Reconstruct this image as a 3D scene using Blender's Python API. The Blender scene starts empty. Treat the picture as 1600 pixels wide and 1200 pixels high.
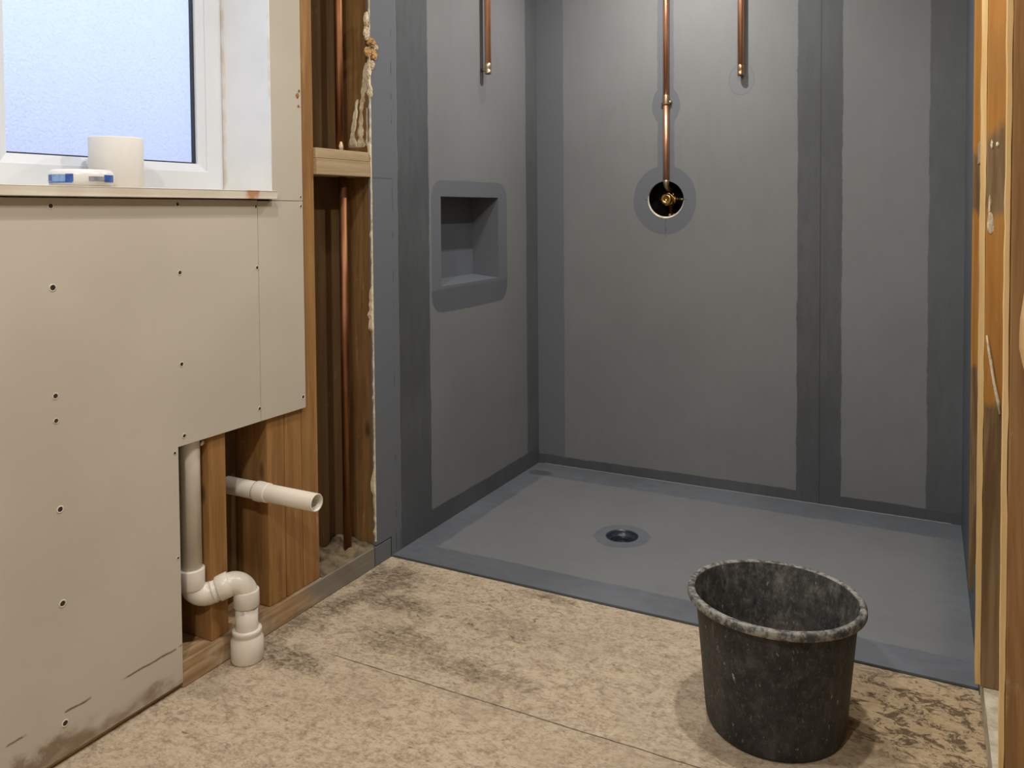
import bpy, bmesh, math, random
from mathutils import Vector, Matrix
random.seed(7)
S = bpy.context.scene
COL = S.collection
PI = math.pi

# ------------------------------------------------------------------ camera
YAW, TILT, ROLL = 0.467, 0.0324, -0.0065
cam_d = bpy.data.cameras.new('camera'); cam = bpy.data.objects.new('camera', cam_d); COL.objects.link(cam)
fw = Vector((-math.sin(YAW), math.cos(YAW), 0)); rt = Vector((math.cos(YAW), math.sin(YAW), 0)); up = Vector((0, 0, 1))
fw2 = fw*math.cos(TILT) - up*math.sin(TILT); up2 = up*math.cos(TILT) + fw*math.sin(TILT)
r3 = rt*math.cos(ROLL) + up2*math.sin(ROLL); u3 = up2*math.cos(ROLL) - rt*math.sin(ROLL)
m = Matrix((r3, u3, -fw2)).transposed().to_4x4(); m.translation = Vector((1.7097, -3.4267, 1.2))
cam.matrix_world = m
cam_d.sensor_fit = 'HORIZONTAL'; cam_d.sensor_width = 36
cam_d.lens = 1266.03*36/1600
cam_d.shift_x = (800-834.75)/1600; cam_d.shift_y = (370.34-600)/1600
cam_d.clip_start = 0.02
S.camera = cam

# ------------------------------------------------------------------ view, world, lights
S.view_settings.view_transform = 'Standard'; S.view_settings.look = 'None'
S.view_settings.gamma = 1; S.view_settings.exposure = 0.0; S.view_settings.use_curve_mapping = False
w = bpy.data.worlds.new('sky'); S.world = w; w.use_nodes = True
wn = w.node_tree; bg = wn.nodes['Background']
grad_c = wn.nodes.new('ShaderNodeTexCoord'); sep = wn.nodes.new('ShaderNodeSeparateXYZ'); rmp = wn.nodes.new('ShaderNodeValToRGB')
wn.links.new(grad_c.outputs['Generated'], sep.inputs[0]); wn.links.new(sep.outputs['Z'], rmp.inputs[0]); wn.links.new(rmp.outputs[0], bg.inputs[0])
rmp.color_ramp.elements[0].position = 0.0; rmp.color_ramp.elements[0].color = (0.54, 0.66, 0.98, 1)
rmp.color_ramp.elements[1].position = 0.5; rmp.color_ramp.elements[1].color = (0.80, 0.90, 1.0, 1)
bg.inputs['Strength'].default_value = 1.38

def lamp(name, loc, energy, size, color=(1.0, 0.965, 0.91), target=None, spread=PI):
    d = bpy.data.lights.new(name, 'AREA'); d.shape = 'DISK'; d.size = size; d.energy = energy; d.color = color; d.spread = spread
    o = bpy.data.objects.new(name, d); COL.objects.link(o); o.location = loc
    if target:
        o.rotation_euler = (Vector(target)-Vector(loc)).to_track_quat('-Z', 'Y').to_euler()
    return o
lamp('shower_downlight', (0.72, -0.56, 2.48), 17, 0.05)
lamp('room_downlight', (1.45, -1.65, 2.48), 20, 0.07)
lamp('room_downlight_side', (0.62, -2.35, 2.48), 12, 0.07)
lamp('room_downlight_rear', (1.2, -3.7, 2.48), 30, 0.12)

# ------------------------------------------------------------------ node helpers
def lin(c):
    if max(c) > 1: c = [x/255 for x in c]
    return tuple(x/12.92 if x <= .04045 else ((x+.055)/1.055)**2.4 for x in c)
class V:
    def __init__(s, t, k): s.t = t; s.k = k
    def _m(s, op, *a, clamp=False):
        n = s.t.nodes.new('ShaderNodeMath'); n.operation = op; n.use_clamp = clamp
        for i, x in enumerate((s,)+a):
            if isinstance(x, V): s.t.links.new(x.k, n.inputs[i])
            else: n.inputs[i].default_value = x
        return V(s.t, n.outputs[0])
    def __add__(s, o): return s._m('ADD', o)
    __radd__ = __add__
    def __sub__(s, o): return s._m('SUBTRACT', o)
    def __rsub__(s, o): return (s*-1)+o
    def __mul__(s, o): return s._m('MULTIPLY', o)
    __rmul__ = __mul__
    def __truediv__(s, o): return s._m('DIVIDE', o)
    def max(s, o): return s._m('MAXIMUM', o)
    def min(s, o): return s._m('MINIMUM', o)
    def abs(s): return s._m('ABSOLUTE')
    def sqrt(s): return s._m('SQRT')
    def step(s, a, b):            # smoothstep a..b (a may exceed b)
        n = s.t.nodes.new('ShaderNodeMapRange'); n.interpolation_type = 'SMOOTHSTEP'
        s.t.links.new(s.k, n.inputs[0])
        lo, hi = (a, b) if a < b else (b, a)
        n.inputs[1].default_value = lo; n.inputs[2].default_value = hi
        n.inputs[3].default_value = 0 if a < b else 1; n.inputs[4].default_value = 1 if a < b else 0
        return V(s.t, n.outputs[0])
class Mat:
    def __init__(s, name, rough=.7, metal=0.0):
        s.m = bpy.data.materials.new(name); s.m.use_nodes = True; s.t = s.m.node_tree
        s.b = s.t.nodes['Principled BSDF']; s.b.inputs['Roughness'].default_value = rough; s.b.inputs['Metallic'].default_value = metal
        tc = s.t.nodes.new('ShaderNodeTexCoord'); s.co = tc.outputs['Object']
        sp = s.t.nodes.new('ShaderNodeSeparateXYZ'); s.t.links.new(s.co, sp.inputs[0])
        s.x, s.y, s.z = [V(s.t, sp.outputs[i]) for i in range(3)]
    def vec(s, sx=1, sy=1, sz=1, off=(0, 0, 0)):
        n = s.t.nodes.new('ShaderNodeMapping'); s.t.links.new(s.co, n.inputs[0])
        n.inputs['Scale'].default_value = (sx, sy, sz); n.inputs['Location'].default_value = off
        return n.outputs[0]
    def noise(s, scale, sx=1, sy=1, sz=1, detail=4, rough=.5, off=(0, 0, 0), dist=0, rnd=False):
        n = s.t.nodes.new('ShaderNodeTexNoise'); n.inputs['Scale'].default_value = scale
        n.inputs['Detail'].default_value = detail; n.inputs['Roughness'].default_value = rough; n.inputs['Distortion'].default_value = dist
        v = s.vec(sx, sy, sz, off)
        if rnd:
            oi = s.t.nodes.new('ShaderNodeObjectInfo'); mu = s.t.nodes.new('ShaderNodeMath'); mu.operation = 'MULTIPLY'; mu.inputs[1].default_value = 37
            s.t.links.new(oi.outputs['Random'], mu.inputs[0])
            va = s.t.nodes.new('ShaderNodeVectorMath'); va.operation = 'ADD'; s.t.links.new(v, va.inputs[0]); s.t.links.new(mu.outputs[0], va.inputs[1]); v = va.outputs[0]
        s.t.links.new(v, n.inputs['Vector'])
        return V(s.t, n.outputs[0])
    def voro(s, scale, sx=1, sy=1, sz=1, feature='F1', color=False, off=(0, 0, 0)):
        n = s.t.nodes.new('ShaderNodeTexVoronoi'); n.feature = feature; n.inputs['Scale'].default_value = scale
        s.t.links.new(s.vec(sx, sy, sz, off), n.inputs['Vector'])
        return V(s.t, n.outputs['Color' if color else 'Distance'])
    def rnd(s):
        oi = s.t.nodes.new('ShaderNodeObjectInfo'); return V(s.t, oi.outputs['Random'])
    def mix(s, a, b, f):
        n = s.t.nodes.new('ShaderNodeMix'); n.data_type = 'RGBA'
        for i, x in ((6, a), (7, b)):
            if isinstance(x, V): s.t.links.new(x.k, n.inputs[i])
            else: n.inputs[i].default_value = (*lin(x), 1)
        if isinstance(f, V): s.t.links.new(f.k, n.inputs[0])
        else: n.inputs[0].default_value = f
        return V(s.t, n.outputs[2])
    def color(s, c):
        if isinstance(c, V): s.t.links.new(c.k, s.b.inputs['Base Color'])
        else: s.b.inputs['Base Color'].default_value = (*lin(c), 1)
        return s
    def rough(s, v): s.t.links.new(v.k, s.b.inputs['Roughness']); return s
    def bump(s, h, strength=.3, dist=.002):
        n = s.t.nodes.new('ShaderNodeBump'); n.inputs['Strength'].default_value = strength; n.inputs['Distance'].default_value = dist
        s.t.links.new(h.k, n.inputs['Height']); s.t.links.new(n.outputs[0], s.b.inputs['Normal']); return s

def simple(name, c, rough=.6, metal=0.0, var=.06, scale=20, spec=None):
    M = Mat(name, rough, metal)
    d = tuple(max(0, x*(1-var*2.2)) for x in c)
    M.color(M.mix(d, c, M.noise(scale, detail=5).step(.25, .65)))
    if spec is not None: M.b.inputs['Specular IOR Level'].default_value = spec
    return M.m

# ------------------------------------------------------------------ mesh helpers
def BM(): return bmesh.new()
def box(bm, lo, hi, mi=0):
    vs = [bm.verts.new((x, y, z)) for x in (lo[0], hi[0]) for y in (lo[1], hi[1]) for z in (lo[2], hi[2])]
    for f in ((0,1,3,2),(4,6,7,5),(0,4,5,1),(2,3,7,6),(0,2,6,4),(1,5,7,3)):
        bm.faces.new([vs[i] for i in f]).material_index = mi
    return bm
def prism(bm, pts, fn, d0, d1, mi=0):
    """polygon pts (u,v) extruded from depth d0 to d1; fn(u,v,d)->xyz"""
    a = [bm.verts.new(fn(u, v, d0)) for u, v in pts]; b = [bm.verts.new(fn(u, v, d1)) for u, v in pts]
    n = len(pts)
    bm.faces.new(a).material_index = mi; bm.faces.new(b[::-1]).material_index = mi
    for i in range(n): bm.faces.new((a[i], a[(i+1) % n], b[(i+1) % n], b[i])).material_index = mi
def quad(bm, *p, mi=0):
    f = bm.faces.new([bm.verts.new(q) for q in p]); f.material_index = mi; return f
def lathe(bm, prof, c, seg=48, axis='z', mi=0, close=False):
    rings = []
    for r, h in prof:
        ring = []
        for i in range(seg):
            a = 2*PI*i/seg; u, v = r*math.cos(a), r*math.sin(a)
            p = {'z': (u, v, h), 'x': (h, u, v), 'y': (u, h, v)}[axis]
            ring.append(bm.verts.new((c[0]+p[0], c[1]+p[1], c[2]+p[2])))
        rings.append(ring)
    k = len(rings)
    for j in range(k if close else k-1):
        A, B = rings[j], rings[(j+1) % k]
        for i in range(seg):
            f = bm.faces.new((A[i], A[(i+1) % seg], B[(i+1) % seg], B[i])); f.material_index = mi; f.smooth = True
    return rings
def cap(bm, ring, mi=0): bm.faces.new(ring).material_index = mi
def tube(bm, path, r, seg=24, caps=True, mi=0):
    pts = [Vector(p) for p in path]; n = len(pts); rs = r if isinstance(r, (list, tuple)) else [r]*n
    t0 = (pts[1]-pts[0]).normalized(); nrm = t0.orthogonal().normalized(); rings = []
    for i in range(n):
        t = (pts[min(i+1, n-1)]-pts[max(i-1, 0)]).normalized()
        nrm = (nrm-t*nrm.dot(t)).normalized(); bn = t.cross(nrm)
        rings.append([bm.verts.new(pts[i]+(nrm*math.cos(2*PI*k/seg)+bn*math.sin(2*PI*k/seg))*rs[i]) for k in range(seg)])
    for j in range(n-1):
        for k in range(seg):
            f = bm.faces.new((rings[j][k], rings[j][(k+1) % seg], rings[j+1][(k+1) % seg], rings[j+1][k])); f.smooth = True; f.material_index = mi
    if caps:
        for q in (rings[0], rings[-1]): bm.faces.new(q).material_index = mi
def fillet(path, rad, seg=8):
    P = [Vector(p) for p in path]; out = [P[0]]
    for i in range(1, len(P)-1):
        a = (P[i-1]-P[i]).normalized(); b = (P[i+1]-P[i]).normalized()
        half = math.acos(max(-1, min(1, a.dot(b))))/2
        d = rad/math.tan(half); c = P[i]+(a+b).normalized()*(rad/math.sin(half))
        p0 = P[i]+a*d; p1 = P[i]+b*d
        v0 = p0-c; v1 = p1-c; ang = v0.angle(v1); ax = v0.cross(v1).normalized()
        for k in range(seg+1): out.append(c+Matrix.Rotation(ang*k/seg, 3, ax) @ v0)
    out.append(P[-1]); return out
def root_loc(o):
    v = Vector((0, 0, 0))
    while o: v += Vector(o.location); o = o.parent
    return v
def obj(name, bm, mats, parent=None, origin=None, bevel=0, bseg=2, smooth=False, merge=True):
    if merge: bmesh.ops.remove_doubles(bm, verts=bm.verts, dist=1e-6)
    bmesh.ops.recalc_face_normals(bm, faces=bm.faces)
    off = root_loc(parent) if parent else Vector(origin or (0, 0, 0))
    bmesh.ops.translate(bm, verts=bm.verts, vec=-off)
    if smooth:
        for f in bm.faces: f.smooth = True
    me = bpy.data.meshes.new(name); bm.to_mesh(me); bm.free()
    for mm in (mats if isinstance(mats, (list, tuple)) else [mats]): me.materials.append(mm)
    o = bpy.data.objects.new(name, me); COL.objects.link(o)
    if parent: o.parent = parent
    else: o.location = off
    if bevel:
        b = o.modifiers.new('bevel', 'BEVEL'); b.width = bevel; b.segments = bseg; b.limit_method = 'ANGLE'; b.angle_limit = math.radians(40); b.harden_normals = False
    return o
def thing(name, label, cat, loc=(0, 0, 0), group=None):
    o = bpy.data.objects.new(name, None); COL.objects.link(o); o.location = loc; o.empty_display_size = .05
    return tag(o, label, cat, group)
def tag(o, label, cat, group=None):
    o['label'] = label; o['category'] = cat
    if group: o['group'] = group
    return o
def struct(o, kind='structure'): o['kind'] = kind; return o

def hole_plate(bm, u0, u1, v0, v1, cu, cv, r, fn, depth, seg=72, mi=0, mi_edge=1):
    """rectangular face with a round hole; fn(u,v,d)"""
    angs = [2*PI*i/seg for i in range(seg)]
    for cx_, cy_ in ((u0, v0), (u0, v1), (u1, v0), (u1, v1)): angs.append(math.atan2(cy_-cv, cx_-cu) % (2*PI))
    angs = sorted(set(round(a, 6) for a in angs)); inner = []; outer = []; deep = []
    for a in angs:
        c, s = math.cos(a), math.sin(a)
        t = min([((u1 if c > 0 else u0)-cu)/c if abs(c) > 1e-9 else 1e9, ((v1 if s > 0 else v0)-cv)/s if abs(s) > 1e-9 else 1e9])
        inner.append(bm.verts.new(fn(cu+r*c, cv+r*s, 0))); deep.append(bm.verts.new(fn(cu+r*c, cv+r*s, depth)))
        outer.append(bm.verts.new(fn(cu+t*c, cv+t*s, 0)))
    n = len(angs)
    for i in range(n):
        j = (i+1) % n
        bm.faces.new((inner[i], outer[i], outer[j], inner[j])).material_index = mi
        bm.faces.new((inner[i], inner[j], deep[j], deep[i])).material_index = mi_edge
    return outer

# ------------------------------------------------------------------ materials
FIELD = (120, 122, 123); BAND = (82, 85, 89); MID = (99, 103, 109)
def membrane(name, build, field=FIELD, band=BAND, streak=(1, 1, 1)):
    M = Mat(name, .55)
    wob = (M.noise(7, detail=5, rough=.6)-.5)*.030 + (M.noise(34, detail=5, rough=.7)-.5)*.016 + (M.noise(150, detail=3)-.5)*.006
    mask, mid, line = build(M, wob)
    tex = M.noise(30, *streak, detail=6, rough=.7)
    big = M.noise(2.2, detail=3, off=(3, 1, 2))
    f = M.mix(tuple(c*.96 for c in field), tuple(min(255, c*1.03) for c in field), (tex*.35+big*.65).step(.3, .7))
    f = M.mix(f, tuple(min(255, c*1.03) for c in MID), mid)
    b = M.mix(tuple(c*.93 for c in band), tuple(c*1.08 for c in band), (tex*.45+big*.55).step(.35, .65))
    c = M.mix(f, b, mask)
    if line is not None: c = M.mix(c, (48, 48, 50), line)
    M.color(c)
    M.rough(mask*-.10+M.noise(60, *streak, detail=4)*.25+.48)
    M.bump(mask.max(mid)*.45+M.noise(160, *streak, detail=4, rough=.7)*.35+M.noise(14, *streak, detail=4)*.3, .28, .0018)
    M.b.inputs['Specular IOR Level'].default_value = .3
    return M.m
def seg(v, a, b, s=.003):
    r = None
    if a is not None: r = v.step(a-s, a+s)
    if b is not None:
        q = v.step(b+s, b-s); r = q if r is None else r*q
    return r
def dist(u, v, cu, cv, ru, rv): return (((u-cu)/ru)*((u-cu)/ru)+((v-cv)/rv)*((v-cv)/rv)).sqrt()

def b_back(M, wob):
    x, z = M.x+wob*.55, M.z+wob*.5
    m_ = seg(x, 1.182, 1.353).max(seg(x, 1.662, None)*.85).max(seg(z, None, .045))
    md = seg(x, None, .137).max(dist(x, z, .622, 1.243, .142, .150).step(1.02, .99))
    md = md.max(seg(x, .628-.037, .628+.037)*z.step(1.30, 1.31)).max(dist(x, z, .628, 1.655, .062, .088).step(1.03, .98))
    ring = dist(x, z, .955, 1.742, .052, .062)
    md = md.max(ring.step(1.04, 1.0)*.15+ring.step(1.08, 1.03)*ring.step(.95, .99)*.45)
    md = md.max(seg(x, .935, .985, .006)*z.step(1.76, 1.80)*.25)
    # cross marks around the valve, board joint
    ln = seg(M.x, 1.2695, 1.2722, .0007)*.85
    ln = ln.max(seg(M.x, .6255, .628, .0007)*seg(M.z, 1.085, 1.16, .004)*M.noise(80).step(.35, .55)*.8)
    ln = ln.max(seg(M.z, 1.243, 1.2455, .0007)*(seg(M.x, .532, .545, .001).max(seg(M.x, .708, .722, .001)))*.8)
    return m_, md, ln
def b_left(M, wob):
    y, z = M.y+wob*.55, M.z+wob*.5
    m_ = seg(y, -1.100, -.906).max(seg(y, -.118, None)*.8).max(z.step(.078, .072)*y.step(-1.12, -1.09))  # corner band is real tape, with shade put into its darker tone
    cy_, cz_ = (y+.597).abs()-.22, (z-1.066).abs()-.18
    rr = (cy_.max(0)*cy_.max(0)+cz_.max(0)*cz_.max(0)).sqrt()
    md = rr.step(.078, .072)
    pm = M.mix((0, 0, 0), (255, 255, 255), z.step(.90, .885))
    m_ = m_.max(md*z.step(.905, .895)*.55)
    py_ = dist(y, z, -.505, 1.73, .035, .085).step(1.05, .95).max(seg(y, -.53, -.47, .004)*z.step(1.72, 1.75))
    md = md.max(py_*.45)
    strip = seg(y, None, -1.102)                         # painted stud face left of the board
    md = md.max(strip)
    ln = seg(M.y+wob*.2, -1.131, -1.1285, .0007)*(M.noise(14, 1, .2, 1).step(.50, .62))
    ln = ln.max(seg(M.z, 1.313, 1.3155, .0007)*seg(M.y, None, -1.128, .002)*.7)
    ln = ln.max(seg(M.y, -1.012, -1.0105, .0006)*seg(M.z, None, .075, .02)*.7)
    return m_, md, ln
def b_right(M, wob): return M.z.step(-3, -2.9), M.z*0, None
def b_tray(M, wob):
    x, y = M.x+wob*.8, M.y+wob*.8
    m_ = seg(x, None, .105, .004).max(seg(y, -.165, None, .004)).max(seg(y, None, -1.028, .004)).max(x.step(1.66, 1.78)*.75)
    m_ = m_.max(dist(x, y, .665, -.652, .105, .105).step(1.02, .98))
    dk = dist(x, y, .075, -.135, .06, .035).step(1.1, .8)
    return m_, M.z*0, dk*.45
m_back = membrane('membrane_back_wall', b_back, streak=(1, 1, .25))
m_left = membrane('membrane_left_wall', b_left, streak=(1, 1, .25))
m_right = membrane('membrane_right_wall', b_right, band=(86, 92, 99), streak=(1, 1, .3))
m_tray = membrane('membrane_tray', b_tray, field=(117, 119, 121), band=(101, 105, 111), streak=(.5, 1, 1))

def timber(name, a, b, c, smear=.5, horizontal=False, patches=()):
    M = Mat(name, .72)
    st = (1, .06, 1) if horizontal else (1, 1, .06)
    g = M.noise(26, *st, detail=6, rough=.62, dist=1.0, rnd=True)
    g2 = M.noise(150, *st, detail=3, rnd=True)
    blot = M.noise(5, *((1, .5, 1) if horizontal else (1, 1, .5)), detail=5, rnd=True)
    col = M.mix(a, b, (g*.55+g2*.2+blot*.25).step(.30, .70))
    col = M.mix(col, c, blot.step(.52, .75)*.6)
    sm = M.noise(22, *((1, .3, 1) if horizontal else (1, 1, .3)), detail=6, rough=.75, rnd=True, off=(5, 2, 0)).step(.60, .74)*smear
    col = M.mix(col, (205, 190, 165), sm)
    kn = M.voro(7, *((1, .4, 1) if horizontal else (1, 1, .4)))
    col = M.mix(col, tuple(v*.55 for v in a), kn.step(.11, .03)*.7)
    for z0, z1 in patches:      # grey-brown weathered lengths of the timber (heights above the plate)
        zz = M.z+.0755+(M.noise(9, 3, 1, 1, detail=5, off=(2, 2, 2))-.5)*.14
        col = M.mix(col, M.mix((92, 74, 52), (138, 116, 86), g.step(.35, .65)), seg(zz, z0, z1, .02)*.9)
    M.color(col); M.bump(g*.6+g2*.4, .35, .0015)
    M.b.inputs['Specular IOR Level'].default_value = .25
    return M.m
m_stud = timber('stud_timber', (124, 88, 48), (168, 126, 76), (132, 98, 60), .35)
m_stud_dark = timber('stud_timber_aged', (98, 72, 42), (148, 112, 68), (92, 70, 44), .4)
m_stud_orange = timber('stud_timber_orange', (158, 106, 46), (188, 136, 68), (146, 104, 58), .12, patches=((1.19, 1.375), (.05, .74)))
m_stud_brown = timber('stud_timber_brown', (124, 90, 54), (176, 136, 90), (100, 78, 54), .35)
m_lath = timber('lath_timber', (206, 168, 108), (236, 206, 150), (214, 176, 120), .2)
m_pale = timber('pale_timber', (176, 132, 84), (222, 190, 142), (190, 150, 108), .5)
m_nog = timber('noggin_timber', (146, 124, 92), (186, 164, 130), (138, 116, 86), .55, True)
m_sheath = timber('sheathing_board', (84, 62, 38), (106, 82, 52), (98, 80, 56), .2)
# sole plate: timber, grey membrane smears toward the shower
def plate_mat():
    M = Mat('sole_plate_timber', .75)
    g = M.noise(40, 1, .06, 1, detail=6, dist=.5)
    col = M.mix((128, 98, 66), (182, 152, 112), g.step(.3, .7))
    col = M.mix(col, (196, 182, 154), M.noise(12, 1, .5, 1, detail=5).step(.5, .65)*.7)
    n = M.noise(16, 1, .3, 1, detail=6, rough=.7)
    front = M.x.step(-.012, -.004)
    grey = (M.y+(n-.5)*.35).step(-1.66, -1.5)*front
    col = M.mix(col, (116, 114, 108), grey*.85)
    col = M.mix(col, (100, 103, 107), M.y.step(-1.257, -1.25))
    col = M.mix(col, (34, 32, 30), seg(M.y, -1.2525, -1.2495, .0008)*front)
    M.color(col); M.bump(g, .4, .002); return M.m
m_plate = plate_mat()

def osb():
    M = Mat('chipboard_floor', .8)
    v = M.voro(60, .7, 1.3, 1, color=True); v2 = M.voro(120, 1.3, .7, 1, color=True, off=(3, 7, 0))
    n = M.noise(30, .8, 1.2, 1, detail=10, rough=.76, dist=1.0); n2 = M.noise(3.0, detail=4, off=(1, 5, 0)); n3 = M.noise(120, .7, 1.2, 1, detail=6, rough=.75, dist=.6)
    t = n*.45+v*.07+v2*.05+n3*.43
    col = M.mix((134, 115, 92), (200, 183, 158), t.step(.33, .60))
    col = M.mix(col, (218, 207, 184), M.noise(85, .8, 1.2, 1, detail=6, rough=.7, dist=1.2, off=(9, 2, 0)).step(.60, .68)*.55)
    col = M.mix(col, (160, 143, 120), n2.step(.48, .68)*.35)
    # dark stains, each with its own outline
    wv = (M.noise(14, detail=8, rough=.8, off=(2, 2, 0))-.5)*2.6
    def blot(cx, cy, rx, ry): return (dist(M.x, M.y, cx, cy, rx, ry)+wv).step(1.05, .45)
    dark = blot(.10, -1.30, .14, .12).max(blot(.18, -1.42, .20, .06)).max(blot(.06, -1.52, .06, .14)).max(blot(.13, -1.80, .16, .07))
    dark = dark.max(blot(.36, -1.60, .16, .08)*.7).max(blot(.62, -1.64, .22, .05)*.75).max(blot(.60, -1.40, .16, .10)*.35)
    dark = dark.max(blot(.62, -1.19, .12, .03)*.8).max(blot(.02, -1.70, .05, .3)*.8)
    grain = M.noise(60, .7, 1.2, 1, detail=7, rough=.75, dist=.8, off=(6, 1, 0)).step(.38, .62)
    col = M.mix(col, (82, 67, 49), dark*(grain*.7+.15))
    flk = M.noise(26, .8, 1.1, 1, detail=9, rough=.8, dist=.5, off=(7, 7, 0)).step(.51, .58)*(dist(M.x, M.y, 1.72, -1.34, .34, .24).step(1.15, .5))
    flk = flk.max(M.noise(40, .8, 1.1, 1, detail=9, rough=.8, dist=.5, off=(1, 4, 0)).step(.57, .64)*dist(M.x, M.y, .38, -1.42, .5, .36).step(1.2, .4)*.75)
    col = M.mix(col, (176, 148, 104), dist(M.x, M.y, 1.72, -1.36, .32, .26).step(1.15, .5)*.5)
    col = M.mix(col, (70, 50, 30), flk*.8)
    spk = M.noise(70, .5, 1.1, 1, detail=5, off=(3, 3, 0), dist=1).step(.66, .72)
    col = M.mix(col, (98, 80, 58), spk*.6)
    crack = seg(M.y+(M.noise(10, detail=4)-.5)*.006, -1.7405, -1.7375, .0008)*M.x.step(.16, .3)*M.noise(9, off=(4, 4, 0)).step(.25, .4)
    col = M.mix(col, (60, 46, 30), crack*.75)
    M.color(col); M.bump(n*.5+n3*.5-crack*.6-flk*.25, .8, .006)
    M.b.inputs['Specular IOR Level'].default_value = .25
    return M.m
m_osb = osb()

def board_mat():
    M = Mat('plasterboard_paper', .85)
    n = M.noise(1.8, detail=4); f = M.noise(240, detail=2)
    col = M.mix((182, 173, 158), (193, 184, 169), n.step(.35, .65)*.8+f*.2)
    # water marks and scuffs along the foot
    h = M.z+(M.noise(13, 1, 1, 1, detail=6, rough=.7)-.5)*.17
    st = h.step(.075, .03)*M.noise(7, 1, .5, 1, off=(0, 3, 0)).step(.46, .58)*M.y.step(-2.65, -2.5)
    col = M.mix(col, (112, 84, 52), st*.75)
    ln = seg(M.z+(M.noise(25, detail=3)-.5)*.008, .104, .109, .0015)*M.noise(13, off=(4, 4, 4)).step(.50, .56)*M.y.step(-2.6, -2.4)
    col = M.mix(col, (92, 72, 48), ln*.8)
    M.color(col); M.bump(f, .05, .0005); M.b.inputs['Specular IOR Level'].default_value = .2
    return M.m
m_board = board_mat()
m_gyp = simple('plaster_edge', (214, 204, 184), .9, var=.1, scale=60)
m_white = simple('white_paint', (226, 226, 222), .5, var=.02, scale=6)
m_room = simple('room_plaster', (206, 198, 184), .9, var=.02)
m_pvc = simple('white_upvc', (218, 222, 228), .25, var=.01, scale=5)
m_gasket = simple('black_gasket', (44, 46, 52), .5)
m_pipe = simple('white_waste_pipe', (222, 214, 200), .32, var=.03, scale=9)
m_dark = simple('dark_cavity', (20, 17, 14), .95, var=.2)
m_paper = simple('paper_roll', (220, 217, 211), .9, var=.005, scale=60)
m_film = simple('wrapping_film', (226, 224, 220), .3, var=.02)
m_blue = simple('blue_print', (58, 98, 182), .4, var=.15, scale=60)
m_lblue = simple('light_blue_print', (138, 172, 222), .4, var=.12, scale=60)
m_greyp = simple('grey_print', (150, 152, 162), .4, var=.1, scale=60)
m_drain = simple('drain_plastic', (50, 60, 72), .3, var=.15, scale=60)
m_grit = simple('drain_sump', (88, 76, 56), .8, var=.3, scale=90)
m_steel = simple('screw_steel', (52, 44, 36), .6, var=.2)
m_debris = simple('plaster_rubble', (124, 108, 84), .95, var=.22, scale=30)
def sill_mat():
    M = Mat('sill_paint', .5)
    col = M.mix((206, 196, 178), (218, 210, 194), M.noise(9, detail=4).step(.35, .65))
    rust = (dist(M.x, M.y, .012, -1.79, .04, .03)+(M.noise(40, detail=5)-.5)*1.6).step(1, .5)
    col = M.mix(col, (176, 112, 48), rust*.8); M.color(col); return M.m
m_sill = sill_mat()
def reveal_mat():
    M = Mat('reveal_paint', .45)
    col = M.mix((222, 224, 224), (232, 232, 230), M.noise(5).step(.3, .7))
    ru = (M.x+(M.noise(30, 1, 1, .4, detail=5)-.5)*.03).step(-.165, -.182)*M.noise(12, off=(3, 3, 3)).step(.35, .6)
    ru = ru.max((M.x*1.0+(M.noise(30, 1, 1, .4, detail=5, off=(1, 1, 1))-.5)*.02).step(-.008, -.001)*M.noise(16, off=(5, 3, 3)).step(.5, .6)*.6)
    col = M.mix(col, (196, 152, 104), ru*.38); M.color(col); return M.m
m_reveal = reveal_mat()
def copper_mat(name, a, b, rough):
    M = Mat(name, rough, 1.0)
    n = M.noise(40, 1, 1, .15, detail=5, rnd=True)
    col = M.mix(a, b, n.step(.3, .7)); M.color(col); M.rough(n*.25+rough-.1); return M.m
m_copper = copper_mat('copper', (214, 150, 116), (238, 182, 148), .38)
m_copper_old = copper_mat('aged_copper', (112, 74, 50), (150, 104, 74), .5)
m_solder = copper_mat('soldered_fitting', (196, 150, 112), (206, 190, 168), .35)
m_brass = copper_mat('brass', (176, 140, 78), (220, 192, 130), .3)
def bucket_mat(name, inner):
    M = Mat(name, .55)
    base = M.mix((52, 53, 54) if inner else (32, 33, 35), (78, 78, 77) if inner else (50, 51, 52), M.noise(12, detail=7, rough=.7).step(.35, .7))
    dust = M.noise(24, 1, 1, .7, detail=9, rough=.8).step(.44, .70)
    base = M.mix(base, (132, 129, 120) if inner else (98, 97, 92), dust*(.85 if inner else .45))
    fine = M.noise(150, 1, 1, .5, detail=5, rough=.7, off=(2, 9, 1)).step(.56, .68)
    base = M.mix(base, (140, 137, 128), fine*(.45 if inner else .30))
    base = M.mix(base, (24, 24, 25), M.noise(55, 1, 1, .6, detail=5, off=(7, 7, 1)).step(.58, .68)*.5)
    sp = M.noise(95, 1, 1, .45, detail=5, off=(4, 1, 2), rough=.65).step(.645, .70)
    base = M.mix(base, (178, 174, 164), sp*.65)
    dr = M.noise(26, 1, 1, .12, detail=5, off=(1, 8, 2)).step(.66, .73)
    base = M.mix(base, (138, 130, 116), dr*.4)
    if inner: base = M.mix(base, (126, 110, 86), M.z.step(.20, .04)*.7*M.noise(12).step(.25, .6))
    M.color(base); M.bump(M.noise(60, detail=5), .25, .002); M.b.inputs['Specular IOR Level'].default_value = .35
    return M.m
m_bucket = bucket_mat('bucket_rubber', False); m_bucket_in = bucket_mat('bucket_rubber_dusty', True)
def rim_mat():
    M = Mat('bucket_rim_worn', .6)
    n = M.noise(45, detail=6, rough=.75)
    M.color(M.mix((58, 58, 57), (140, 137, 130), n.step(.40, .60))); M.bump(n, .4, .002); return M.m
m_rim = rim_mat()
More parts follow.
